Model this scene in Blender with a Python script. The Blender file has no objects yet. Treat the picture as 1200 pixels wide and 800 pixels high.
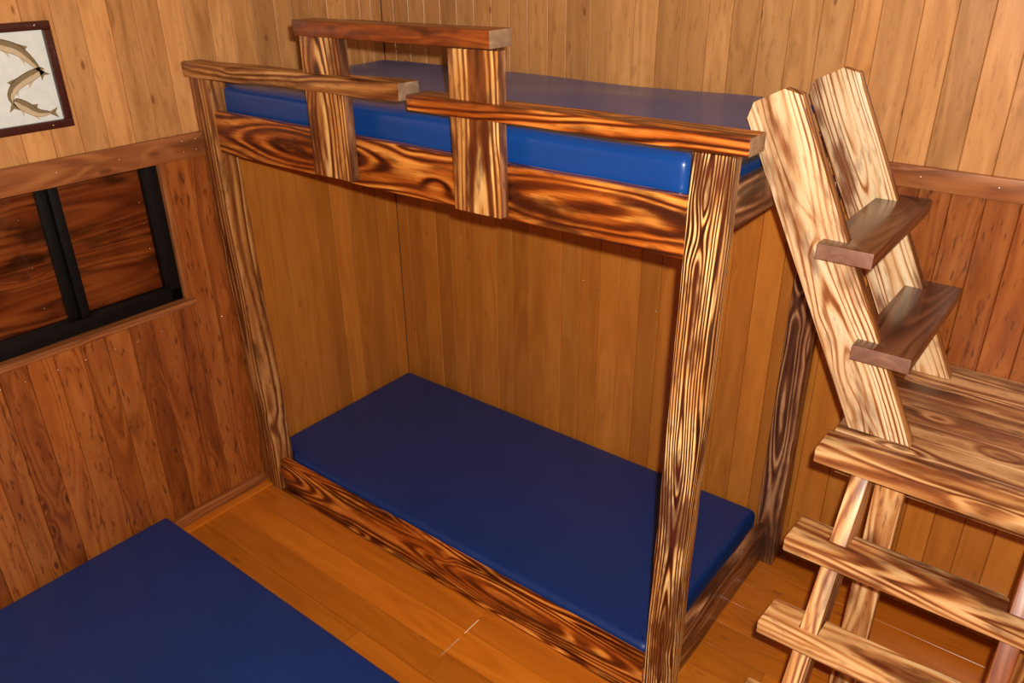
import bpy, bmesh, math, random
from mathutils import Vector, Matrix, noise
random.seed(7)
S = bpy.context.scene
COL = S.collection

# ------------------------------------------------------------------ helpers
def tag(o, label=None, cat=None, group=None, kind=None):
    if label: o['label'] = label
    if cat: o['category'] = cat
    if group: o['group'] = group
    if kind: o['kind'] = kind
    return o

def empty(name, loc):
    o = bpy.data.objects.new(name, None); COL.objects.link(o)
    o.location = loc; o.empty_display_size = .05
    return o

def finish(name, me, M, mats, parent=None, smooth=True):
    """link a mesh whose vertices are in the local frame M (a world matrix)"""
    o = bpy.data.objects.new(name, me); COL.objects.link(o)
    for m in (mats if isinstance(mats, (list, tuple)) else [mats]): me.materials.append(m)
    if parent is not None:
        o.parent = parent
        pw = Matrix.Translation(parent.location)
        q = parent
        o.matrix_basis = world_of(parent).inverted() @ M
    else:
        o.matrix_basis = M
    if smooth:
        for p in me.polygons: p.use_smooth = True
        try: me.set_sharp_from_angle(angle=math.radians(35))
        except Exception: pass
    return o

def world_of(o):
    M = o.matrix_basis.copy()
    while o.parent is not None:
        o = o.parent; M = o.matrix_basis @ M
    return M

def add_wc(me, off=(0, 0, 0), rnd=None):
    me.attributes.new('wc', 'FLOAT_VECTOR', 'POINT'); me.attributes.new('rnd', 'FLOAT', 'POINT')
    a = me.attributes['wc']; r = me.attributes['rnd']
    cos = [v.co.copy() for v in me.vertices]
    rv = random.random() if rnd is None else rnd
    lo = random.uniform(0, 40)
    a.data.foreach_set('vector', [q for v in cos for q in (v.x + off[0] + lo, v.y + off[1], v.z + off[2])])
    r.data.foreach_set('value', [rv] * len(cos))

def frame(origin, L, W):
    """local axes: x = along the board, y = across its width, z = its thickness"""
    L = Vector(L).normalized(); W = Vector(W); W = (W - L * W.dot(L)).normalized(); T = L.cross(W)
    M = Matrix((L, W, T)).transposed().to_4x4(); M.translation = Vector(origin)
    return M

def prism(name, outline, thick, M, mat, parent=None, bevel=.004, rough=0.0, seg=2, rnd=None, cuts=0, side=None, end=None):
    """board: an outline in (L, W) extruded by thick, edges rounded, a little worn"""
    bm = bmesh.new()
    if cuts:
        pts = []
        n = len(outline)
        for i in range(n):
            a = Vector(outline[i]); b = Vector(outline[(i + 1) % n])
            k = max(1, int((b - a).length / cuts))
            for j in range(k): pts.append(a.lerp(b, j / k))
    else:
        pts = [Vector(p) for p in outline]
    vs = [bm.verts.new((p.x, p.y, 0)) for p in pts]
    f = bm.faces.new(vs)
    ex = bmesh.ops.extrude_face_region(bm, geom=[f])
    for v in [g for g in ex['geom'] if isinstance(g, bmesh.types.BMVert)]: v.co.z += thick
    bmesh.ops.recalc_face_normals(bm, faces=bm.faces)
    if bevel:
        es = [e for e in bm.edges if len(e.link_faces) == 2 and e.calc_face_angle(0) > .35]
        bmesh.ops.bevel(bm, geom=es, offset=bevel, segments=seg, affect='EDGES', profile=.6, clamp_overlap=True)
    if rough:
        s = random.uniform(0, 90)
        for v in bm.verts:
            n = noise.noise_vector(Vector((v.co.x * 7 + s, v.co.y * 9, v.co.z * 9)))
            v.co.y += n.y * rough; v.co.z += n.z * rough * .7
    me = bpy.data.meshes.new(name); bm.to_mesh(me); bm.free()
    wmid = (min(p[1] for p in outline) + max(p[1] for p in outline)) / 2
    add_wc(me, (0, -wmid, -thick / 2), rnd)
    if end is not None:
        for p in me.polygons:
            if abs(p.normal.x) > .9: p.material_index = 1
        return finish(name, me, M, [mat, end], parent)
    if side is not None:
        for p in me.polygons:
            if abs(p.normal.z) < .3: p.material_index = 1
        return finish(name, me, M, [mat, side], parent)
    return finish(name, me, M, mat, parent)

def board(name, p0, p1, width, thick, wdir, mat, parent=None, **k):
    """straight board between two end centres"""
    p0 = Vector(p0); p1 = Vector(p1); Ln = (p1 - p0).length
    M = frame(p0, p1 - p0, wdir)
    M = M @ Matrix.Translation((0, 0, -thick / 2))
    return prism(name, [(0, -width / 2), (Ln, -width / 2), (Ln, width / 2), (0, width / 2)], thick, M, mat, parent, **k)

def planks(name, M, rects, thick, mat, parent=None, c=.0022, kind='structure'):
    """cladding: rects = (l0, l1, w0, w1) in the plane of M, every plank chamfered along its length"""
    vs, fs, wc, rn = [], [], [], []
    for (l0, l1, w0, w1) in rects:
        g = .0006
        a, b = w0 + g, w1 - g
        t = thick + random.uniform(-.0006, .0006)
        prof = [(a, -.004), (a, t - c), (a + c, t), (b - c, t), (b, t - c), (b, -.004)]
        base = len(vs); off = random.uniform(0, 40); r = random.random(); wm = (w0 + w1) / 2
        for L in (l0, l1):
            for (w, z) in prof:
                vs.append((L, w, z)); wc.append((L + off, w - wm, z)); rn.append(r)
        n = len(prof)
        for i in range(n):
            j = (i + 1) % n
            fs.append((base + i, base + j, base + n + j, base + n + i))
        fs.append(tuple(base + i for i in range(n))[::-1]); fs.append(tuple(base + n + i for i in range(n)))
    me = bpy.data.meshes.new(name); me.from_pydata(vs, [], fs)
    bm = bmesh.new(); bm.from_mesh(me); bmesh.ops.recalc_face_normals(bm, faces=bm.faces); bm.to_mesh(me); bm.free()
    me.attributes.new('wc', 'FLOAT_VECTOR', 'POINT'); me.attributes.new('rnd', 'FLOAT', 'POINT')
    me.attributes['wc'].data.foreach_set('vector', [q for v in wc for q in v])
    me.attributes['rnd'].data.foreach_set('value', rn)
    return finish(name, me, M, mat, parent, smooth=False)

# ------------------------------------------------------------------ materials
class NT:
    def __init__(s, name):
        s.m = bpy.data.materials.new(name); s.m.use_nodes = True
        s.t = s.m.node_tree; s.b = s.t.nodes['Principled BSDF']
    def n(s, typ, **kw):
        x = s.t.nodes.new(typ)
        for k, v in kw.items(): setattr(x, k, v)
        return x
    def lk(s, a, b): s.t.links.new(a, b)
    def math(s, op, a, b=None, clamp=False):
        x = s.n('ShaderNodeMath', operation=op); x.use_clamp = clamp
        for i, v in enumerate((a, b)):
            if v is None: continue
            if isinstance(v, (int, float)): x.inputs[i].default_value = v
            else: s.lk(v, x.inputs[i])
        return x.outputs[0]
    def vec(s, x, y, z):
        c = s.n('ShaderNodeCombineXYZ')
        for i, v in enumerate((x, y, z)):
            if isinstance(v, (int, float)): c.inputs[i].default_value = v
            else: s.lk(v, c.inputs[i])
        return c.outputs[0]
    def noise(s, v, scale=1, det=2, rough=.5):
        x = s.n('ShaderNodeTexNoise'); s.lk(v, x.inputs['Vector'])
        x.inputs['Scale'].default_value = scale; x.inputs['Detail'].default_value = det; x.inputs['Roughness'].default_value = rough
        return x.outputs['Fac']
    def mrange(s, v, a, b, c, d, smooth=True):
        x = s.n('ShaderNodeMapRange'); x.interpolation_type = 'SMOOTHSTEP' if smooth else 'LINEAR'
        s.lk(v, x.inputs[0])
        for i, q in enumerate((a, b, c, d)): x.inputs[i + 1].default_value = q
        return x.outputs[0]
    def ramp(s, v, stops):
        x = s.n('ShaderNodeValToRGB'); s.lk(v, x.inputs[0]); e = x.color_ramp.elements
        while len(e) < len(stops): e.new(.5)
        for q, (p, c) in zip(e, stops): q.position = p; q.color = (*c, 1)
        return x.outputs[0]
    def mix(s, f, a, b, typ='MIX'):
        x = s.n('ShaderNodeMix', data_type='RGBA', blend_type=typ)
        for i, v in ((0, f), (6, a), (7, b)):
            if isinstance(v, (int, float)): x.inputs[i].default_value = v
            elif isinstance(v, tuple): x.inputs[i].default_value = (*v, 1)
            else: s.lk(v, x.inputs[i])
        return x.outputs[2]

def wood(name, stops, freq=110, fib=.35, burnc=(.03, .008, .003), burn=.6, burn_lo=.5, burn_hi=.72, rough=.35,
         knot=.5, bump=.25, vary=.25, warp=.03, coat=0., depth=(.012, .075), knotc=None, ringw=1., thin=1., speck=0., kscale=1.):
    N = NT(name)
    at = N.n('ShaderNodeAttribute', attribute_name='wc'); sp = N.n('ShaderNodeSeparateXYZ'); N.lk(at.outputs['Vector'], sp.inputs[0])
    L, W, T = sp.outputs
    rn = N.n('ShaderNodeAttribute', attribute_name='rnd').outputs['Fac']
    m = N.math
    # wandering of the pith under the face of the board: gives the cathedral figures
    wl = N.noise(N.vec(m('MULTIPLY', L, 1.25), m('MULTIPLY', rn, 37.), 0.), 1, 0)
    wl2 = N.noise(N.vec(m('MULTIPLY', L, 1.0), m('ADD', m('MULTIPLY', rn, 37.), 9.), 3.), 1, 1)
    wv = N.noise(N.vec(m('MULTIPLY', L, 2.6), m('MULTIPLY', W, 9.), m('MULTIPLY', T, 9.)), 1, 1)
    w0 = m('ADD', m('MULTIPLY', m('SUBTRACT', rn, .5), .06), m('MULTIPLY', m('SUBTRACT', wl2, .5), .07))
    dw = m('ADD', m('SUBTRACT', W, w0), m('MULTIPLY', m('SUBTRACT', wv, .5), warp))
    dep = m('ADD', m('MULTIPLY', wl, (depth[1] - depth[0]) * 2), depth[0] - (depth[1] - depth[0]) * .5)
    dt = m('ADD', T, dep)
    r = m('SQRT', m('ADD', m('MULTIPLY', dw, dw), m('MULTIPLY', dt, dt)))
    # knots
    vo = N.n('ShaderNodeTexVoronoi'); vo.inputs['Scale'].default_value = 1; vo.inputs['Randomness'].default_value = .9
    N.lk(N.vec(m('MULTIPLY', L, 3.1 * kscale), m('ADD', m('MULTIPLY', W, 8. * kscale), m('MULTIPLY', rn, 5)), m('MULTIPLY', T, 4.)), vo.inputs['Vector'])
    kd = vo.outputs['Distance']
    k1 = N.mrange(kd, .0, .34, 1, 0)
    kc = N.mrange(kd, .045, .1, 1, 0)
    r2 = m('ADD', r, m('MULTIPLY', k1, .016 * knot * 2))
    jit = N.noise(N.vec(m('MULTIPLY', L, 8.), m('MULTIPLY', W, 60.), m('MULTIPLY', T, 60.)), 1, 2)
    r3 = m('ADD', r2, m('MULTIPLY', m('SUBTRACT', jit, .5), .0035))
    yr = N.noise(N.vec(m('MULTIPLY', r2, 38.), m('MULTIPLY', rn, 23.), 5.), 1, 1)     # wide and narrow years
    ph = m('ADD', m('MULTIPLY', r3, freq * 6.2832), m('MULTIPLY', yr, 14.))
    ring0 = m('SINE', ph)
    amp = N.mrange(N.noise(N.vec(m('MULTIPLY', L, 2.2), m('MULTIPLY', W, 18.), m('ADD', m('MULTIPLY', T, 18.), 7.)), 1, 2), .36, .62, .35, 1)
    ring0 = m('SUBTRACT', 1., m('MULTIPLY', m('POWER', m('SUBTRACT', .5, m('MULTIPLY', ring0, .5)), thin), 2.)) if thin != 1. else ring0
    ring = m('ADD', m('MULTIPLY', m('MULTIPLY', ring0, amp), .5), .5)
    fibn = N.noise(N.vec(m('MULTIPLY', L, 6.), m('MULTIPLY', W, 420.), m('MULTIPLY', T, 420.)), 1, 3, .6)
    soft = N.noise(N.vec(m('MULTIPLY', L, 2.5), m('MULTIPLY', W, 22.), m('MULTIPLY', T, 22.)), 1, 3, .55)
    v = m('ADD', m('MULTIPLY', ring, (1 - fib) * ringw), m('MULTIPLY', fibn, fib))
    v = m('ADD', v, m('ADD', m('MULTIPLY', m('SUBTRACT', soft, .5), .7), (1 - ringw) * (1 - fib) * .5))
    v = m('ADD', v, m('MULTIPLY', m('SUBTRACT', rn, .5), vary))
    col = N.ramp(v, stops)
    bn = N.noise(N.vec(m('MULTIPLY', L, 3.4), m('ADD', m('MULTIPLY', W, 13.), m('MULTIPLY', rn, 11)), m('MULTIPLY', T, 13.)), 1, 3, .6)
    bf = m('MULTIPLY', N.mrange(bn, burn_lo, burn_hi, 0, 1), burn)
    col = N.mix(bf, col, burnc, 'MIX') if burn > 0 else col
    kcol = knotc or burnc
    if speck:
        sn = N.noise(N.vec(m('MULTIPLY', L, 15.), m('ADD', m('MULTIPLY', W, 75.), m('MULTIPLY', rn, 31)), m('MULTIPLY', T, 75.)), 1, 2, .6)
        col = N.mix(m('MULTIPLY', N.mrange(sn, .56, .72, 0, 1), speck), col, kcol)
    col = N.mix(m('MULTIPLY', kc, min(1., knot * 1.2)), col, kcol)
    tint = m('ADD', m('MULTIPLY', m('FRACT', m('MULTIPLY', rn, 7.31)), vary * 1.2), 1 - vary * .6)
    col = N.mix(1., col, N.vec(tint, tint, tint), 'MULTIPLY')
    N.lk(col, N.b.inputs['Base Color'])
    rr = m('ADD', m('MULTIPLY', soft, .25), rough - .1)
    N.lk(rr, N.b.inputs['Roughness'])
    if coat:
        N.b.inputs['Coat Weight'].default_value = coat; N.b.inputs['Coat Roughness'].default_value = .18
    bp = N.n('ShaderNodeBump'); bp.inputs['Strength'].default_value = bump; bp.inputs['Distance'].default_value = .0015
    N.lk(m('ADD', m('MULTIPLY', ring, ringw), m('MULTIPLY', fibn, .5)), bp.inputs['Height']); N.lk(bp.outputs[0], N.b.inputs['Normal'])
    return N.m

def plain(name, col, rough=.5, metal=0., coat=0.):
    N = NT(name)
    tc = N.n('ShaderNodeTexCoord'); f = N.noise(tc.outputs['Object'], 30, 3)
    c = N.mix(f, tuple(x * .82 for x in col), tuple(min(1, x * 1.18) for x in col)); N.lk(c, N.b.inputs['Base Color'])
    N.b.inputs['Roughness'].default_value = rough; N.b.inputs['Metallic'].default_value = metal
    N.b.inputs['Coat Weight'].default_value = coat
    return N.m

BED = wood('burnt_pine_orange', [(.16, (.040, .007, .002)), (.42, (.17, .030, .004)), (.66, (.50, .12, .013)), (.94, (1., .43, .08))],
           freq=76, burn=.9, burn_lo=.46, burn_hi=.68, burnc=(.050, .009, .003), rough=.3, coat=.25, vary=.12, speck=.45, thin=1.3, warp=.024)
RED = wood('burnt_pine_red', [(.12, (.075, .015, .004)), (.45, (.24, .050, .010)), (.90, (.58, .17, .025))],
           freq=50, burn=.9, burn_lo=.44, burn_hi=.62, burnc=(.05, .010, .005), rough=.3, coat=.25, vary=.1, speck=.3, ringw=.3)
POST = wood('burnt_pine_striped', [(.22, (.030, .007, .003)), (.42, (.13, .03, .008)), (.56, (.66, .30, .08)), (.80, (1., .74, .34))],
            freq=125, burn=.85, burn_lo=.50, burn_hi=.64, burnc=(.10, .020, .006), rough=.32, coat=.2, vary=.1, warp=.010, fib=.15, depth=(.02, .07), speck=.5)
GUARD = wood('burnt_pine_golden', [(.16, (.065, .015, .004)), (.42, (.25, .070, .015)), (.66, (.60, .26, .065)), (.90, (.97, .64, .25))],
            freq=62, burn=.9, burn_lo=.48, burn_hi=.64, burnc=(.10, .022, .007), rough=.3, coat=.25, vary=.1, warp=.016, fib=.3, depth=(.04, .10), speck=.55, thin=1.5)
SIDE = wood('burnt_pine_dark', [(.10, (.045, .014, .007)), (.38, (.14, .050, .022)), (.62, (.32, .14, .065)), (.9, (.62, .36, .19))],
            freq=60, burn=.85, burn_lo=.46, burn_hi=.66, burnc=(.045, .014, .008), rough=.34, coat=.15, vary=.1, warp=.014, speck=.55)
TEND = wood('tread_end_grain', [(.1, (.15, .070, .050)), (.5, (.26, .13, .09)), (.9, (.38, .22, .16))],
            freq=30, burn=.4, burnc=(.10, .045, .03), rough=.5, ringw=.3, vary=.1)
END = wood('end_grain', [(.1, (.15, .09, .06)), (.5, (.27, .18, .12)), (.9, (.48, .34, .23))],
            freq=30, burn=.4, burnc=(.13, .06, .035), rough=.5, ringw=.3, vary=.1)
PALE = wood('brushed_pine_pale', [(.06, (.10, .025, .010)), (.28, (.40, .15, .055)), (.50, (.86, .56, .29)), (.85, (.97, .83, .58))],
            freq=80, burn=.9, burn_lo=.50, burn_hi=.70, burnc=(.20, .055, .018), rough=.36, coat=.25, vary=.1, thin=2.2, speck=.4)
STEP = wood('burnt_pine_step', [(.06, (.11, .028, .010)), (.30, (.36, .12, .036)), (.56, (.72, .36, .13)), (.86, (.95, .66, .34))],
            freq=60, burn=.95, burn_lo=.45, burn_hi=.68, burnc=(.11, .024, .007), rough=.42, coat=.05, vary=.15, thin=1.6, speck=.5)
DARK = wood('dark_lacquered_tread', [(.10, (.040, .012, .006)), (.45, (.10, .032, .015)), (.9, (.20, .075, .038))],
            freq=60, burn=.6, burnc=(.035, .01, .006), rough=.28, coat=.4, vary=.1, fib=.4)
DECK = wood('deck_pine', [(.10, (.085, .028, .011)), (.36, (.28, .11, .045)), (.58, (.52, .27, .12)), (.9, (.80, .52, .27))],
            freq=95, burn=.75, burn_lo=.48, burn_hi=.72, burnc=(.10, .030, .012), rough=.42, vary=.2, speck=.5, warp=.006, depth=(.10, .116), fib=.35)
MID = wood('burnt_rail_brown', [(.08, (.07, .018, .005)), (.34, (.22, .070, .017)), (.60, (.44, .18, .046)), (.9, (.74, .42, .16))],
           freq=52, burn=.75, burn_lo=.5, burn_hi=.7, burnc=(.06, .015, .005), rough=.36, coat=.15, vary=.1, speck=.55, warp=.012)
PINE = wood('pine_cladding', [(.05, (.40, .18, .060)), (.5, (.60, .295, .105)), (.95, (.76, .41, .165))],
            freq=42, fib=.5, burn=.4, burn_lo=.52, burn_hi=.8, burnc=(.30, .125, .035), rough=.36, knot=.6, knotc=(.17, .060, .018),
            bump=.08, vary=.26, ringw=.6, coat=.15, speck=.3, kscale=1.5)
PINE_WARMLIT = wood('warm_lit_cladding', [(.05, (.40, .125, .016)), (.5, (.54, .19, .026)), (.95, (.66, .26, .045))],  # lower pine boards: warm bounce light and falloff painted into the colour
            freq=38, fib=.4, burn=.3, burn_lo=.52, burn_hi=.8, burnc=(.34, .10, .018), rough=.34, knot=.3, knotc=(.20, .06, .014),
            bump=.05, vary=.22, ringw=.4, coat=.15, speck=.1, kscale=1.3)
CHAR = wood('burnt_cladding', [(.08, (.15, .034, .007)), (.45, (.33, .088, .016)), (.92, (.50, .17, .036))],
            freq=60, fib=.45, burn=.7, burn_lo=.55, burn_hi=.8, burnc=(.085, .020, .007), rough=.34, knot=.7, bump=.12, vary=.25, ringw=.55, coat=.15, speck=.75, kscale=1.4)
TRIM = wood('trim_board', [(.08, (.18, .050, .015)), (.45, (.33, .11, .034)), (.92, (.50, .20, .065))],
            freq=60, fib=.35, burn=.6, burnc=(.10, .026, .010), rough=.36, bump=.12, vary=.1, ringw=.7, coat=.15)
FLOOR = wood('floor_pine', [(.05, (.42, .115, .010)), (.5, (.57, .165, .012)), (.95, (.68, .225, .022))],
             freq=38, fib=.4, burn=.3, burn_lo=.55, burn_hi=.8, burnc=(.22, .065, .014), rough=.24, knot=.35, knotc=(.16, .045, .012),
             bump=.03, vary=.3, ringw=.5, coat=.35)
SHUT = wood('shutter_board', [(.08, (.08, .014, .004)), (.45, (.28, .060, .014)), (.92, (.50, .15, .035))],
            freq=45, fib=.3, burn=.85, burn_lo=.48, burn_hi=.66, burnc=(.03, .008, .004), rough=.3, bump=.05, vary=.1, ringw=.7, coat=.3)
BLACK = plain('black_aluminium', (.004, .003, .003), .6)
BLACK.node_tree.nodes['Principled BSDF'].inputs['Specular IOR Level'].default_value = .2
FRAME = plain('dark_red_frame', (.055, .012, .010), .3, coat=.3)
PAPER = plain('print_paper', (.78, .93, 1.), .5)
NAIL = plain('nail_steel', (.85, .78, .68), .25, 1.)
SUB = plain('rough_backing', (.14, .07, .03), .8)

def vinyl(name, c0=(.004, .028, .170), c1=(.006, .040, .225), ro=.42):
    N = NT(name)
    tc = N.n('ShaderNodeTexCoord'); o = tc.outputs['Object']
    f = N.noise(o, 5, 3)
    c = N.mix(f, c0, c1); N.lk(c, N.b.inputs['Base Color'])
    N.b.inputs['Roughness'].default_value = ro
    N.b.inputs['Specular IOR Level'].default_value = .5
    N.b.inputs['Sheen Weight'].default_value = .06; N.b.inputs['Sheen Roughness'].default_value = .4
    N.b.inputs['Sheen Tint'].default_value = (.45, .5, .9, 1)
    bp = N.n('ShaderNodeBump'); bp.inputs['Strength'].default_value = .1; bp.inputs['Distance'].default_value = .001
    N.lk(N.noise(o, 420, 2), bp.inputs['Height']); N.lk(bp.outputs[0], N.b.inputs['Normal'])
    return N.m
VINYL = vinyl('blue_vinyl')
GLOSSY = vinyl('glossy_blue_vinyl', (.005, .050, .270), (.008, .075, .36), .30)

def glass(name):
    N = NT(name); t = N.t
    tr = N.n('ShaderNodeBsdfTransparent'); tr.inputs[0].default_value = (.88, .85, .82, 1)
    gl = N.n('ShaderNodeBsdfGlossy'); gl.inputs['Roughness'].default_value = .05
    fr = N.n('ShaderNodeFresnel'); fr.inputs[0].default_value = 1.5
    mx = N.n('ShaderNodeMixShader'); N.lk(fr.outputs[0], mx.inputs[0]); N.lk(tr.outputs[0], mx.inputs[1]); N.lk(gl.outputs[0], mx.inputs[2])
    N.lk(mx.outputs[0], t.nodes['Material Output'].inputs['Surface'])
    return N.m
GLASS = glass('window_glass')

# ------------------------------------------------------------------ dimensions (metres)
D = .97            # back wall
PW = .0925         # cladding board width
ZT0, ZT1 = 1.525, 1.612   # trim band

# ---- floor
rects = []
y = -3.2
k = 0
while y < D - .001:
    y1 = min(y + .1185, D)
    cut = [-.0]
    x = 1.35 if k in (26, 27) else .2 + random.random() * 1.6
    xs = [-.02, x, x + 1.75 + random.random() * .4, 4.4]
    if k in (26, 27): xs = [-.02, 1.3505, 3.2, 4.4]
    for a, b in zip(xs[:-1], xs[1:]): rects.append((a, b - .0015, y, y1))
    y = y1; k += 1
fl = planks('floor', frame((0, 0, -.02), (1, 0, 0), (0, 1, 0)), rects, .02, FLOOR, c=.0008)
tag(fl, kind='structure', label='honey coloured pine board floor', cat='floor')

for (x_, ya, yb2) in ((1.351, -.262, -.165), (1.351, -.135, -.055)):  # pale strips painted in as light catching the bevelled board joints
    q = prism('joint_glint', [(0, -.0018), (yb2 - ya, -.0018), (yb2 - ya, .0018), (0, .0018)], .0014, frame((x_, ya, -.0008), (0, 1, 0), (-1, 0, 0)), PALE, fl, bevel=0)
# ---- back wall: pine all over, burnt boards above the platform
def zw(name): return frame((0, D, 0), (0, 0, 1), (1, 0, 0))
seams = [0.721 - PW * i for i in range(8, 0, -1)]
seams = [0.0] + [s for s in seams if s > .03] + [0.721, .808, .905, .99, 1.088, 1.181, 1.279, 1.372, 1.463, 1.561, 1.645, 1.742, 1.838, 1.932, 2.025, 2.104, 2.217, 2.309, 2.4]
while seams[-1] < 4.4: seams.append(seams[-1] + .0925)
rp, rc, rh = [], [], []
for a, b in zip(seams[:-1], seams[1:]):
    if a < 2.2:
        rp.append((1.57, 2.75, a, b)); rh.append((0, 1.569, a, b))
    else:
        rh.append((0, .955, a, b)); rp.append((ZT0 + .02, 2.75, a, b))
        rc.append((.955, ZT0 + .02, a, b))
Mb = frame((0, D + .016, 0), (0, 0, 1), (1, 0, 0))
# local z of this frame = L x W = z x x = +y ; the faces must look to -y, so flip the width axis
def backframe(y0): return frame((0, y0, 0), (0, 0, 1), (-1, 0, 0))
def flip(r): return [(a, b, -d, -c) for (a, b, c, d) in r]
wb = planks('wall_back', backframe(D + .016), flip(rp), .016, PINE)
tag(wb, kind='structure', label='back wall of vertical pine boards', cat='wall')
wb2 = planks('burnt_board_panel', backframe(D + .016), flip(rc), .016, CHAR, parent=wb)
tag(wb2, 'darker burnt boards above the platform')
wb3 = planks('warm_lit_board_panel', backframe(D + .016), flip(rh), .016, PINE_WARMLIT, parent=wb)
tag(wb3, 'lower wall boards with warm bounce light painted into their colour')
bm = bmesh.new(); bmesh.ops.create_cube(bm, size=1, matrix=Matrix.Translation((2.2, D + .045, 1.37)) @ Matrix.Diagonal((4.44, .05, 2.78, 1)))
me = bpy.data.meshes.new('backing'); bm.to_mesh(me); bm.free(); finish('backing', me, Matrix(), SUB, wb)

# ---- left wall
def leftframe(x0): return frame((x0, 0, 0), (0, 0, 1), (0, 1, 0))   # z x y = -x: flip
def leftframe(x0): return frame((x0, 0, 0), (0, 0, 1), (0, -1, 0))  # z x -y = +x
M_ = leftframe(-.016)
ls = [-.442 - PW * i for i in range(30, 0, -1)] + [-.442, -.353, -.259, -.126 - .045, -.08, .017, .115, .204, .3, .401, .478, .57, .663, .76, .84, .905, D]
rp, rc, rh = [], [], []
WY0, WY1, WZ0, WZ1 = -1.42, -.185, .975, 1.53
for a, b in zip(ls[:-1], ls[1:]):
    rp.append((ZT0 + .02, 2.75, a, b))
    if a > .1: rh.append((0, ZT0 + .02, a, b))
    elif a >= WY1 - .02 :
        rc.append((0, ZT0 + .02, max(a, WY1), b))
    elif b > WY1:
        rc.append((0, ZT0 + .02, WY1, b)); rc.append((0, WZ0, a, WY1))
    elif a < WY0:
        rc.append((0, ZT0 + .02, a, min(b, WY0)))
        if b > WY0: rc.append((0, WZ0, WY0, b))
    else:
        rc.append((0, WZ0, a, b))
wl = planks('wall_left', M_, flip(rp), .016, PINE); tag(wl, kind='structure', label='left wall of vertical pine boards', cat='wall')
wl3 = planks('warm_lit_board_panel', M_, flip(rh), .016, PINE_WARMLIT, parent=wl); tag(wl3, 'boards behind the lower bunk, warm bounce light painted into their colour')
wl2 = planks('burnt_board_panel', M_, flip(rc), .016, CHAR, parent=wl); tag(wl2, 'darker burnt boards around the window')
bm = bmesh.new()
def cube(bm, x0, x1, y0, y1, z0, z1):
    bmesh.ops.create_cube(bm, size=1, matrix=Matrix.Translation(((x0 + x1) / 2, (y0 + y1) / 2, (z0 + z1) / 2)) @ Matrix.Diagonal((x1 - x0, y1 - y0, z1 - z0, 1)))
cube(bm, -.10, -.0195, -3.2, D + .07, 0, WZ0); cube(bm, -.10, -.0195, -3.2, D + .07, WZ1, 2.75)
cube(bm, -.10, -.0195, WY1, D + .07, WZ0, WZ1); cube(bm, -.10, -.0195, -3.2, WY0, WZ0, WZ1)
me = bpy.data.meshes.new('backing'); bm.to_mesh(me); bm.free(); finish('backing', me, Matrix(), SUB, wl)

# ---- nails
def nail_mesh():
    bm = bmesh.new(); bmesh.ops.create_uvsphere(bm, u_segments=10, v_segments=6, radius=.0032)
    for v in bm.verts: v.co.z = max(v.co.z, -.0004) * .45
    me = bpy.data.meshes.new('nail'); bm.to_mesh(me); bm.free(); me.materials.append(NAIL)
    for p in me.polygons: p.use_smooth = True
    return me
NM = nail_mesh()
def nail(parent, p, n):
    o = bpy.data.objects.new('nail', NM); COL.objects.link(o); o.parent = parent
    R = Vector((0, 0, 1)).rotation_difference(Vector(n)).to_matrix().to_4x4(); R.translation = Vector(p)
    o.matrix_basis = world_of(parent).inverted() @ R

# ---- trims, sill, baseboard
t1 = board('trim_1', (.011, -3.2, (ZT0 + ZT1) / 2), (.011, .0, (ZT0 + ZT1) / 2), ZT1 - ZT0, .022, (0, 0, 1), TRIM, bevel=.003, rough=.002, cuts=.12)
tag(t1, kind='structure', label='horizontal trim board over the window', cat='trim')
for (y_, z_) in ((-.10, 1.59), (-.045, 1.59), (-.10, 1.55), (-.05, 1.552), (-.345, 1.57), (-.56, 1.57), (-1.0, 1.57)): nail(t1, (.023, y_, z_), (1, 0, 0))
t2 = board('trim_2', (2.13, D - .011, 1.582), (4.4, D - .011, 1.575), .066, .022, (0, 0, 1), TRIM, bevel=.003, rough=.002, cuts=.12)
tag(t2, kind='structure', label='horizontal trim board on the back wall beside the ladder', cat='trim')
for x_ in (2.31, 2.52, 2.8): nail(t2, (x_, D - .0228, 1.585), (0, -1, 0))
for (y_, z_) in ((-.91, .90), (-.83, .895), (-.72, .895), (-.62, .893), (-.51, .892), (-.42, .888), (-.32, .89), (-.085, .80), (-.06, .86)): nail(wl2, (.0005, y_, z_), (1, 0, 0))
for (x_, z_) in ((.33, 1.12), (.42, 1.0), (.62, 1.1), (.8, 1.08), (1.02, .98), (1.1, .95), (1.18, .93), (1.26, .95), (1.45, .9), (1.62, .9), (2.2, .88), (2.31, .95), (2.25, .72)): nail(wb, (x_, D - .0005, z_), (0, -1, 0))
bb = prism('baseboard_left', [(0, 0), (3.1, 0), (3.1, .014), (3.09, .058), (0, .058)], .018, frame((.0, .0, .0), (0, -1, 0), (0, 0, 1)) , TRIM, bevel=.004)
# the frame above: L = -y, W = z, T = L x W = -y x z = -x ; push it out of the wall
bb.matrix_basis = Matrix.Translation((.0195, -.002, .001)) @ bb.matrix_basis
tag(bb, kind='structure', label='low wooden baseboard under the left wall', cat='baseboard')
qs = prism('quarter_strip', [(0, .0), (2.9, .0), (2.9, .042), (0, .042)], .012, frame((.0205, -.002, .001), (0, -1, 0), (1, 0, 0)), FLOOR, parent=bb, bevel=.003)
qs.matrix_basis = Matrix.Translation((0, 0, 0)) @ qs.matrix_basis

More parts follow.
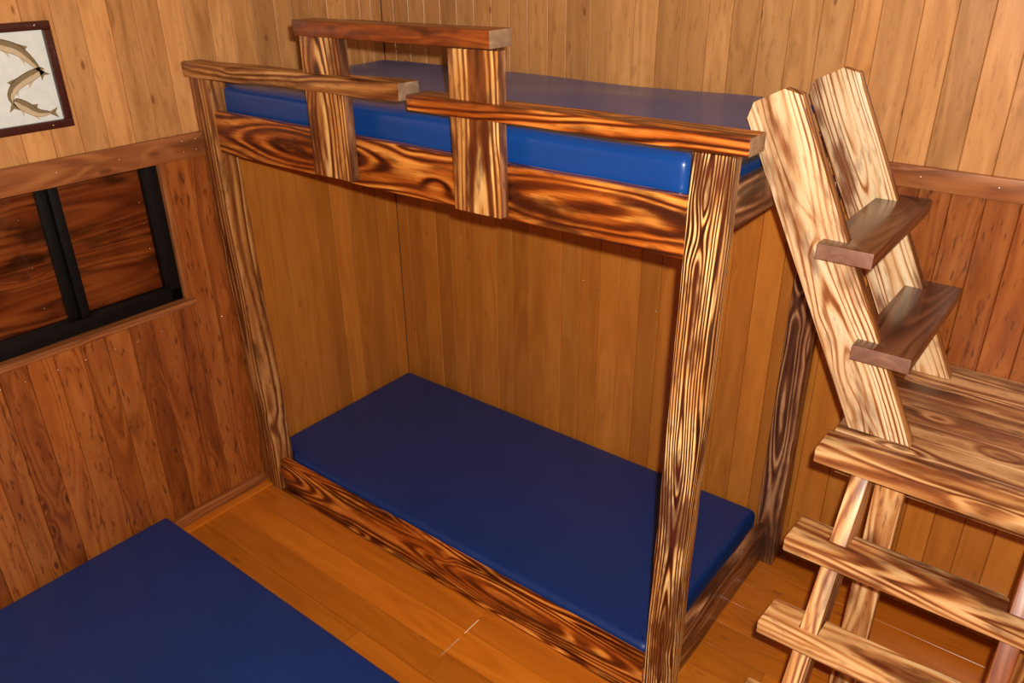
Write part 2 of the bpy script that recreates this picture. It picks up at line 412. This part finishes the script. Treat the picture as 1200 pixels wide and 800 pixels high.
# ---- window
win = empty('window_1', (0, (WY0 + WY1) / 2, WZ0)); tag(win, 'dark sliding window closed by reddish boards, in the left wall', 'window', kind='structure')
def bx(name, x0, x1, y0, y1, z0, z1, mat, parent, bevel=.002):
    L = max(y1 - y0, z1 - z0)
    if y1 - y0 >= z1 - z0:
        return prism(name, [(0, -(z1 - z0) / 2), (y1 - y0, -(z1 - z0) / 2), (y1 - y0, (z1 - z0) / 2), (0, (z1 - z0) / 2)], x1 - x0, frame((x0, y0, (z0 + z1) / 2), (0, 1, 0), (0, 0, 1)), mat, parent, bevel)
    return prism(name, [(0, -(y1 - y0) / 2), (z1 - z0, -(y1 - y0) / 2), (z1 - z0, (y1 - y0) / 2), (0, (y1 - y0) / 2)], x1 - x0, frame((x0, (y0 + y1) / 2, z0), (0, 0, 1), (0, -1, 0)), mat, parent, bevel)
bx('jamb', -.075, .004, WY1 - .014, WY1 - .001, WZ0 + .014, WZ1, TRIM, win)
bx('jamb', -.075, .004, WY0 + .001, WY0 + .014, WZ0 + .014, WZ1, TRIM, win)
sill = prism('window_sill', [(0, 0), (WY1 - WY0 + .03, 0), (WY1 - WY0 + .03, .105), (0, .105)], .022, frame((-.078, WY0 - .015, WZ0 - .011), (0, 1, 0), (1, 0, 0)), TRIM, win, bevel=.004)
sill.matrix_basis = Matrix.Translation((0, 0, .0225)) @ sill.matrix_basis
FY0, FY1, FZ0, FZ1 = WY0 + .015, WY1 - .016, WZ0 + .015, WZ1 - .002
bx('window_frame', -.070, -.012, FY0, FY1, FZ0, FZ0 + .05, BLACK, win)
bx('window_frame', -.070, -.012, FY0, FY1, FZ1 - .012, FZ1, BLACK, win)
bx('window_frame', -.070, -.012, FY1 - .045, FY1, FZ0, FZ1, BLACK, win)
bx('window_frame', -.070, -.012, FY0, FY0 + .045, FZ0, FZ1, BLACK, win)
bx('sash_bar', -.052, -.022, -.585, -.553, FZ0 + .05, FZ1 - .012, BLACK, win)
bx('sash_bar', -.064, -.042, -.618, -.586, FZ0 + .05, FZ1 - .012, BLACK, win)
for (ya, yb2, n) in ((-.60, FY1 - .01, 2), (FY0 + .01, -.602, 2)):
    hh = (FZ1 - FZ0) / n
    for i in range(n):
        prism('shutter_board', [(0, 0), (yb2 - ya, 0), (yb2 - ya, hh - .001), (0, hh - .001)], .010, frame((-.082, ya, FZ0 + i * hh), (0, 1, 0), (0, 0, 1)), SHUT, win, bevel=.001)
bx('glass_pane', -.046, -.042, -.57, FY1 - .04, FZ0 + .045, FZ1 - .010, GLASS, win, 0)
bx('glass_pane', -.060, -.056, FY0 + .04, -.60, FZ0 + .045, FZ1 - .010, GLASS, win, 0)
for z_ in (1.12, 1.2, 1.3, 1.38): nail(win, (-.0715, FY1 - .06, z_), (1, 0, 0))
for z_ in (1.1, 1.25, 1.42): nail(win, (-.0715, -.68, z_), (1, 0, 0))

# ------------------------------------------------------------------ picture
PY0, PY1, PZ0, PZ1 = -.86, -.462, 1.706, 2.03
pic = empty('framed_picture', (0.001, (PY0 + PY1) / 2, PZ0))
tag(pic, 'small picture of three curved trout in a dark red wooden frame on the left wall', 'picture')
fw_ = .026
def fr(y0, y1, z0, z1): return bx('frame_side', .001, .019, y0, y1, z0, z1, FRAME, pic, .003)
fr(PY0, PY1, PZ1 - fw_, PZ1); fr(PY0, PY1, PZ0, PZ0 + fw_); fr(PY1 - fw_, PY1, PZ0 + fw_, PZ1 - fw_); fr(PY0, PY0 + fw_, PZ0 + fw_, PZ1 - fw_)
# the printed sheet with its fish, all one flat print
F1 = plain('fish_olive', (.25, .19, .10), .5); F2 = plain('fish_belly', (.62, .52, .36), .5); F3 = plain('fish_dark', (.07, .05, .03), .5)
vs, fs, fm = [], [], []
def poly(pts, x, mi):
    b = len(vs); vs.extend([(x, p[0], p[1]) for p in pts]); fs.append(tuple(range(b, b + len(pts)))); fm.append(mi)
poly([(PY0 + .02, PZ0 + .02), (PY1 - .02, PZ0 + .02), (PY1 - .02, PZ1 - .02), (PY0 + .02, PZ1 - .02)], .006, 0)
def fish(cl, wmax, tail=True):
    """cl = centre line from snout to tail root in (y, z); width tapers as a trout's"""
    n = 22; pts = []
    def cr(t):
        t *= len(cl) - 1; i = min(int(t), len(cl) - 2); f = t - i
        P = [Vector(cl[max(0, min(len(cl) - 1, i + j))]) for j in (-1, 0, 1, 2)]
        return .5 * ((2 * P[1]) + (-P[0] + P[2]) * f + (2 * P[0] - 5 * P[1] + 4 * P[2] - P[3]) * f * f + (-P[0] + 3 * P[1] - 3 * P[2] + P[3]) * f ** 3)
    C = [cr(i / n) for i in range(n + 1)]
    Nn = []; SD = -1 if cl[0][0] > cl[-1][0] else 1
    for i in range(n + 1):
        d = (C[min(i + 1, n)] - C[max(i - 1, 0)]).normalized(); Nn.append(Vector((-d.y, d.x)))
    w = [wmax * (math.sin(math.pi * min(1, (i / n) ** .62)) ** .8 * .92 + .16 * (i / n)) + .0012 for i in range(n + 1)]
    for s, mi, x, k0, k1 in ((SD, 3, .0064, .86, 1.0), (SD, 1, .0064, 0.0, .86), (-SD, 2, .0064, 0., .9), (-SD, 1, .0064, .9, 1.)):
        for i in range(n):
            poly([C[i] + Nn[i] * w[i] * s * k0, C[i + 1] + Nn[i + 1] * w[i + 1] * s * k0, C[i + 1] + Nn[i + 1] * w[i + 1] * s * k1, C[i] + Nn[i] * w[i] * s * k1], x, mi)
    d = (C[n] - C[n - 1]).normalized(); q = C[n]; nn = Nn[n]
    if tail: poly([q - nn * w[n], q + d * .026 - nn * .017, q + d * .017, q + d * .026 + nn * .017, q + nn * w[n]], .0064, 1)
    j = int(n * .48); poly([C[j] + Nn[j] * w[j] * SD, C[j + 3] + Nn[j + 3] * w[j + 3] * SD, C[j + 3] + Nn[j + 3] * (w[j + 3] + .012) * SD], .0064, 1)
    j = int(n * .3); poly([C[j] - Nn[j] * w[j] * SD, C[j + 2] - Nn[j + 2] * w[j + 2] * SD, C[j + 3] - Nn[j + 3] * (w[j + 3] + .013) * SD], .0064, 2)
    j = int(n * .62); poly([C[j] - Nn[j] * w[j] * SD, C[j + 2] - Nn[j + 2] * w[j + 2] * SD, C[j + 3] - Nn[j + 3] * (w[j + 3] + .010) * SD], .0064, 2)
    e = C[2] + Nn[2] * w[2] * .25 * SD; poly([(e.x + .0022 * math.cos(a * .785), e.y + .0022 * math.sin(a * .785)) for a in range(8)], .0068, 3)
    rr = random.Random(4)
    for _ in range(26):
        i = rr.randint(4, n - 1); e = C[i] + Nn[i] * w[i] * rr.uniform(-.2, .9) * SD
        poly([(e.x + .0011 * math.cos(a * 1.05), e.y + .0011 * math.sin(a * 1.05)) for a in range(6)], .0067, 3)
fish([(-.643, 1.981), (-.612, 1.969), (-.573, 1.951), (-.542, 1.917), (-.522, 1.885)], .017)
fish([(-.508, 1.889), (-.548, 1.875), (-.597, 1.853), (-.625, 1.825), (-.627, 1.80)], .015)
fish([(-.623, 1.808), (-.593, 1.785), (-.560, 1.761), (-.524, 1.756)], .016)
me = bpy.data.meshes.new('print'); me.from_pydata(vs, [], fs)
for p, i in zip(me.polygons, fm): p.material_index = i
finish('print', me, Matrix(), [PAPER, F1, F2, F3], pic, smooth=False)
for (y_, z_) in ((-.51, PZ1 - .012), (-.53, PZ0 + .012), (-.80, PZ1 - .012)): nail(pic, (.0195, y_, z_), (1, 0, 0))

# ------------------------------------------------------------------ bunk bed
bed = empty('bunk_bed', (1.05, .45, 0))
tag(bed, 'tall bunk bed of burnt orange-brown timber with stepped guard rail, standing in the corner', 'bunk bed')
V = Vector
def boxpost(name, b, t, w, d, mat, **k):
    """square post from bottom corner b to top corner t (front left corners)"""
    return board(name, V(b) + V((w / 2, d / 2, 0)), V(t) + V((w / 2, d / 2, 0)), w, d, (1, 0, 0), mat, bed, bevel=.005, rough=.0025, cuts=.1, **k)
boxpost('post', (1.985, .03, 0), (2.007, .0, 1.812), .089, .078, POST, rnd=.52)
boxpost('post', (.046, -.004, 0), (.004, -.018, 1.812), .092, .09, MID, rnd=.3)
boxpost('post', (2.008, .868, 0), (2.006, .868, 1.552), .086, .08, SIDE, rnd=.35)
# upper frame
board('front_rail', (.097, .021, 1.614), (2.006, .021, 1.614), .153, .036, (0, 0, 1), BED, bed, bevel=.005, rough=.002, cuts=.12, rnd=.45)
board('end_rail', (2.014, .078, 1.6125), (2.014, .940, 1.6125), .118, .036, (0, 0, 1), SIDE, bed, bevel=.005, rough=.002, cuts=.12, rnd=.7)
board('end_rail', (.03, .08, 1.614), (.03, .96, 1.614), .13, .03, (0, 0, 1), BED, bed, bevel=.004)
board('back_rail', (.045, .95, 1.614), (2.006, .95, 1.614), .13, .03, (0, 0, 1), BED, bed, bevel=.004)
board('bed_board', (.045, .49, 1.585), (1.996, .49, 1.585), .89, .018, (0, 1, 0), PINE, bed, bevel=.002)
# guard boards
board('guard_board', (.778, -.018, 1.556), (.780, -.018, 1.986), .178, .034, (1, 0, 0), GUARD, bed, side=SIDE, bevel=.004, rough=.004, cuts=.08, rnd=.2)
board('guard_board', (1.388, -.018, 1.548), (1.384, -.018, 1.986), .172, .034, (1, 0, 0), GUARD, bed, side=SIDE, bevel=.004, rough=.003, cuts=.08, rnd=.75)
board('guard_top_rail', (.690, -.010, 2.008), (1.462, -.010, 2.014), .092, .044, (0, 1, 0), RED, bed, bevel=.003, rough=.002, cuts=.1, rnd=.1, end=END)
board('side_rail', (.028, -.012, 1.8385), (1.125, -.012, 1.856), .086, .050, (0, 1, 0), MID, bed, bevel=.008, rough=.008, cuts=.07, rnd=.62, end=END)
board('side_rail', (1.155, -.012, 1.835), (2.163, -.012, 1.8375), .086, .042, (0, 1, 0), BED, bed, bevel=.004, rough=.004, cuts=.08, rnd=.33, end=END)
# lower frame
board('front_rail', (.13, .028, .0825), (1.99, .028, .0825), .163, .036, (0, 0, 1), BED, bed, bevel=.005, rough=.002, cuts=.12, rnd=.8)
board('end_rail', (2.030, .108, .095), (2.030, .868, .095), .188, .034, (0, 0, 1), SIDE, bed, bevel=.006, rough=.003, cuts=.1, rnd=.4)
board('bed_board', (.01, .51, .06), (2.01, .51, .06), .90, .018, (0, 1, 0), PINE, bed, bevel=.002)
for x_ in (.3, 1.0, 1.7): board('bed_batten', (x_, .06, .026), (x_, .95, .026), .06, .048, (1, 0, 0), PINE, bed, bevel=.002)
prism('foot_moulding', [(0, 0), (1.86, 0), (1.86, .012), (0, .012)], .012, frame((.13, -.003, .0015), (1, 0, 0), (0, 1, 0)), BED, bed, bevel=.003)

# ------------------------------------------------------------------ mattresses
def mattress(name, x0, x1, y0, y1, z0, z1, r, puff, label, group, sag=0., seed=0, dent=None, mat=None):
    bm = bmesh.new()
    bmesh.ops.create_cube(bm, size=1, matrix=Matrix.Diagonal((x1 - x0, y1 - y0, z1 - z0, 1)))
    bmesh.ops.bevel(bm, geom=[e for e in bm.edges if abs(e.verts[0].co.z - e.verts[1].co.z) > .01], offset=r * .9, segments=5, affect='EDGES', profile=.5)
    bmesh.ops.bevel(bm, geom=[e for e in bm.edges if abs(e.verts[0].co.z - e.verts[1].co.z) < 1e-5 and e.calc_face_angle(0) > .8], offset=r, segments=5, affect='EDGES', profile=.5)
    for ax, n in ((0, 34), (1, 16)):
        lo, hi = ((x0 - x1) / 2, (x1 - x0) / 2) if ax == 0 else ((y0 - y1) / 2, (y1 - y0) / 2)
        for i in range(1, n):
            c = lo + (hi - lo) * i / n; co = [0, 0, 0]; no = [0, 0, 0]; co[ax] = c; no[ax] = 1
            bmesh.ops.bisect_plane(bm, geom=bm.verts[:] + bm.edges[:] + bm.faces[:], plane_co=co, plane_no=no)
    for zc in (-.25, 0, .25):
        bmesh.ops.bisect_plane(bm, geom=bm.verts[:] + bm.edges[:] + bm.faces[:], plane_co=(0, 0, zc * (z1 - z0)), plane_no=(0, 0, 1))
    hx, hy, hz = (x1 - x0) / 2, (y1 - y0) / 2, (z1 - z0) / 2
    for v in bm.verts:
        u, w, h = v.co.x / hx, v.co.y / hy, v.co.z / hz
        n = noise.noise(Vector((v.co.x * 2.1 + seed, v.co.y * 2.6, seed)))
        n2 = noise.noise(Vector((v.co.x * 4 + seed, v.co.y * 9 + 4, v.co.z * 22 + seed)))
        if h > 0: v.co.z += h * (puff * (1 - u * u) * (1 - w * w) + sag * (n * .7 + n2 * .3))
        side = max(0, 1 - h * h)
        v.co.y += (1 if w > 0 else -1) * side * (puff * .35 + sag * .55 * n2) * (abs(w) > .95)
        v.co.x += (1 if u > 0 else -1) * side * puff * .3 * (abs(u) > .97)
        cx_, cy_ = v.co.x + (x0 + x1) / 2, v.co.y + (y0 + y1) / 2
        if dent and cx_ < dent[0] and cy_ < dent[1]: v.co.y += dent[1] - cy_      # foam pressed in by the corner post
    bm.normal_update()
    me = bpy.data.meshes.new(name); bm.to_mesh(me); bm.free()
    o = finish(name, me, Matrix.Translation(((x0 + x1) / 2, (y0 + y1) / 2, (z0 + z1) / 2)), mat or VINYL)
    for p in me.polygons: p.use_smooth = True
    tag(o, label, 'mattress', group)
    return o
G = 'blue vinyl mattresses'
mattress('mattress', .050, 1.976, .053, .920, 1.5965, 1.776, .028, .008, 'blue vinyl mattress on the upper bunk behind the guard rail', G, sag=.013, seed=3, mat=GLOSSY, dent=(.105, .086))
mattress('mattress', .010, 1.979, .054, .958, .0695, .172, .030, .004, 'blue mattress on the lower bunk, inside the bed frame', G, sag=.003, seed=9, dent=(.15, .094))
mattress('mattress', .025, 1.95, -1.42, -.490, .002, .118, .018, .003, 'blue mattress lying directly on the floor beside the left wall', G, sag=.003, seed=14)

# ------------------------------------------------------------------ staircase up to the platform
st = empty('staircase', (2.66, .1, 0))
tag(st, 'open wooden staircase with notched brushed pine treads, leading up to the platform', 'staircase')
def yline(z): return .26 - (.958 - z) / 1.6
def yb(z): return yline(z) + .155
for x0, nm, rr in ((2.431, 'stringer', .4), (2.856, 'stringer', .15)):
    # outline in (L = z, W = y) -> frame with L = z, W = y, T = -x
    zt = .957
    out = [(0.002, yline(.002)), (zt, yline(zt)), (zt, min(yb(zt), .355)), (.75, yb(.75)), (0.002, yb(0.002))]
    p0 = V((x0, yline(.002), .002)); dv = V((0, yline(zt) - yline(.002), zt - .002)).normalized(); wv = V((0, dv.z, -dv.y))
    M = frame(p0, dv, wv)
    if M.to_3x3().col[2].x < 0: M.translation = p0 + V((.045, 0, 0))
    loc = [((V((x0, y_, z_)) - p0).dot(dv), (V((x0, y_, z_)) - p0).dot(wv)) for (z_, y_) in out]
    prism('stringer', loc, .045, M, STEP if x0 < 2.6 else RED, st, bevel=.004, rnd=rr)
TX0, TX1 = 2.332, 3.02
def stair_tread(z, yf, yb_, rnd, th=.043):
    # outline in (x, y); notches in the rear edge take the stringers
    ns = yline(z) - .002
    o = [(TX0, yf), (TX1, yf), (TX1, yb_), (2.905, yb_), (2.903, ns), (2.854, ns), (2.852, yb_ - .012), (2.835, yb_), (2.479, yb_), (2.477, ns), (2.429, ns), (2.428, yb_), (TX0 + .006, yb_)]
    if yb_ <= ns or z == 1.0: o = [(TX0, yf), (TX1, yf), (TX1, yb_), (TX0, yb_)]
    prism('tread', o, th, frame((0, 0, z - th), (1, 0, 0), (0, 1, 0)), STEP, st, bevel=.006, rough=.002, rnd=rnd)
stair_tread(1.0, .232, .356, .55)
stair_tread(.790, .090, .215, .3)
stair_tread(.582, -.024, .09, .62)
stair_tread(.385, -.15, -.035, .4)
stair_tread(.19, -.27, -.155, .7)

# ------------------------------------------------------------------ platform
pf = empty('platform', (3.3, .66, 0))
tag(pf, 'raised platform of weathered brushed boards against the back wall, right of the bunk bed', 'platform')
rects = []
y = .3585
while y < D - .003:
    y1 = min(y + .0875, D - .001); rects.append((2.345, 4.35, y, y1)); y = y1
for R_ in rects: planks('deck_board', frame((0, 0, .965), (1, 0, 0), (0, 1, 0)), [R_], .036, DECK, parent=pf, c=.002)
board('joist', (2.36, .40, .905), (4.35, .40, .905), .11, .036, (0, 0, 1), STEP, pf, bevel=.003)
board('joist', (2.36, .94, .905), (4.35, .94, .905), .11, .036, (0, 0, 1), STEP, pf, bevel=.003)
board('support_post', (2.520, .338, 0), (2.520, .338, .955), .075, .045, (1, 0, 0), STEP, pf, bevel=.004, rnd=.6)
board('support_post', (4.28, .338, 0), (4.28, .338, .955), .075, .045, (1, 0, 0), PALE, pf, bevel=.004)
board('support_post', (2.95, .338, 0), (2.95, .338, .955), .075, .045, (1, 0, 0), MID, pf, bevel=.004)

# ------------------------------------------------------------------ ladder from platform to upper bunk
ld = empty('ladder', (2.45, .62, 1.002))
tag(ld, 'short slanting ladder with pale side planks and two dark treads, leaning on upper bunk', 'ladder')
out = [(2.372, 1.0035), (2.536, 1.0035), (2.121, 1.850), (2.108, 1.882), (2.060, 1.893), (1.984, 1.853), (1.971, 1.811)]
# local L runs up the plank so that the grain follows it
p0 = V((2.454, 0, 1.0035)); dv = V((-.406, 0, .86)).normalized()
wv = V((dv.z, 0, -dv.x))        # across, towards +x
for y0, rr in ((.385, .44), (.848, .57)):
    M = frame((p0.x, y0 + .040, p0.z), dv, wv)
    T = M.to_3x3().col[2]
    M.translation = V((p0.x, y0 if T.y > 0 else y0 + .040, p0.z))
    loc = []
    for (x, z) in out:
        d = V((x, 0, z)) - p0; loc.append((d.dot(dv), d.dot(wv)))
    prism('side_plank', loc, .040, M, PALE, ld, bevel=.0025, rnd=rr, side=MID)
def ladder_tread(z, x0, x1, nx, th=.042, rnd=.5):
    # outline in (L = y, W = -x): long along y
    pts = [(x0 + .045, .335), (x1, .335), (x1, .925), (x0 + .045, .925), (x0 + .045, .8895), (nx, .8895), (nx, .8465), (x0, .8465), (x0, .4265), (nx, .4265), (nx, .3835), (x0 + .045, .3835)]
    pts = [(x0, .335), (x1, .335), (x1, .925), (x0, .925), (x0, .8895), (nx, .8895), (nx, .8465), (x0, .8465), (x0, .4265), (nx, .4265), (nx, .3835), (x0, .3835)]
    M = frame((0, 0, z - th), (0, 1, 0), (-1, 0, 0))
    prism('tread', [(p[1], -p[0]) for p in pts][::-1], th, M, DARK, ld, bevel=.003, rnd=rnd, end=TEND)
ladder_tread(1.53, 2.218, 2.360, 2.279)
ladder_tread(1.277, 2.350, 2.497, 2.404, rnd=.3)

# ------------------------------------------------------------------ camera
p = dict(c=(2.8063, -1.6845, 2.2265), yaw=.6675, pitch=-.4611, roll=-.0117, f=936.34)
cy, sy, cp, sp_ = math.cos(p['yaw']), math.sin(p['yaw']), math.cos(p['pitch']), math.sin(p['pitch'])
fw = V((-sy * cp, cy * cp, sp_)); r = V((cy, sy, 0)); u = r.cross(fw)
c, s = math.cos(p['roll']), math.sin(p['roll']); r, u = c * r + s * u, -s * r + c * u
cam = bpy.data.cameras.new('camera'); cam.sensor_width = 36; cam.lens = p['f'] * 36 / 1200; cam.clip_start = .05
co = bpy.data.objects.new('camera', cam); COL.objects.link(co)
M = Matrix((r, u, -fw)).transposed().to_4x4(); M.translation = V(p['c']); co.matrix_world = M
S.camera = co

# ------------------------------------------------------------------ light
def lamp(name, typ, loc, e, col, **k):
    l = bpy.data.lights.new(name, typ); l.energy = e; l.color = col
    for a, b in k.items(): setattr(l, a, b)
    o = bpy.data.objects.new(name, l); COL.objects.link(o); o.location = loc
    return o
# the photographer's flash, just above and right of the lens
lamp('camera_flash', 'POINT', V(p['c']) + r * .05 + u * .07 - fw * .02, 262, (1, .89, .75), shadow_soft_size=.018)
# unseen warm fill lamp high over the room, added for orange ambient light
lamp('warm_fill', 'POINT', (3.1, -.4, 2.65), 18, (1, .50, .18), shadow_soft_size=.06)
w = bpy.data.worlds.new('world'); S.world = w; w.use_nodes = True
w.node_tree.nodes['Background'].inputs[0].default_value = (1, .50, .18, 1); w.node_tree.nodes['Background'].inputs[1].default_value = .20

S.view_settings.view_transform = 'Standard'; S.view_settings.look = 'None'; S.view_settings.gamma = 1
S.view_settings.use_curve_mapping = False; S.view_settings.exposure = 0
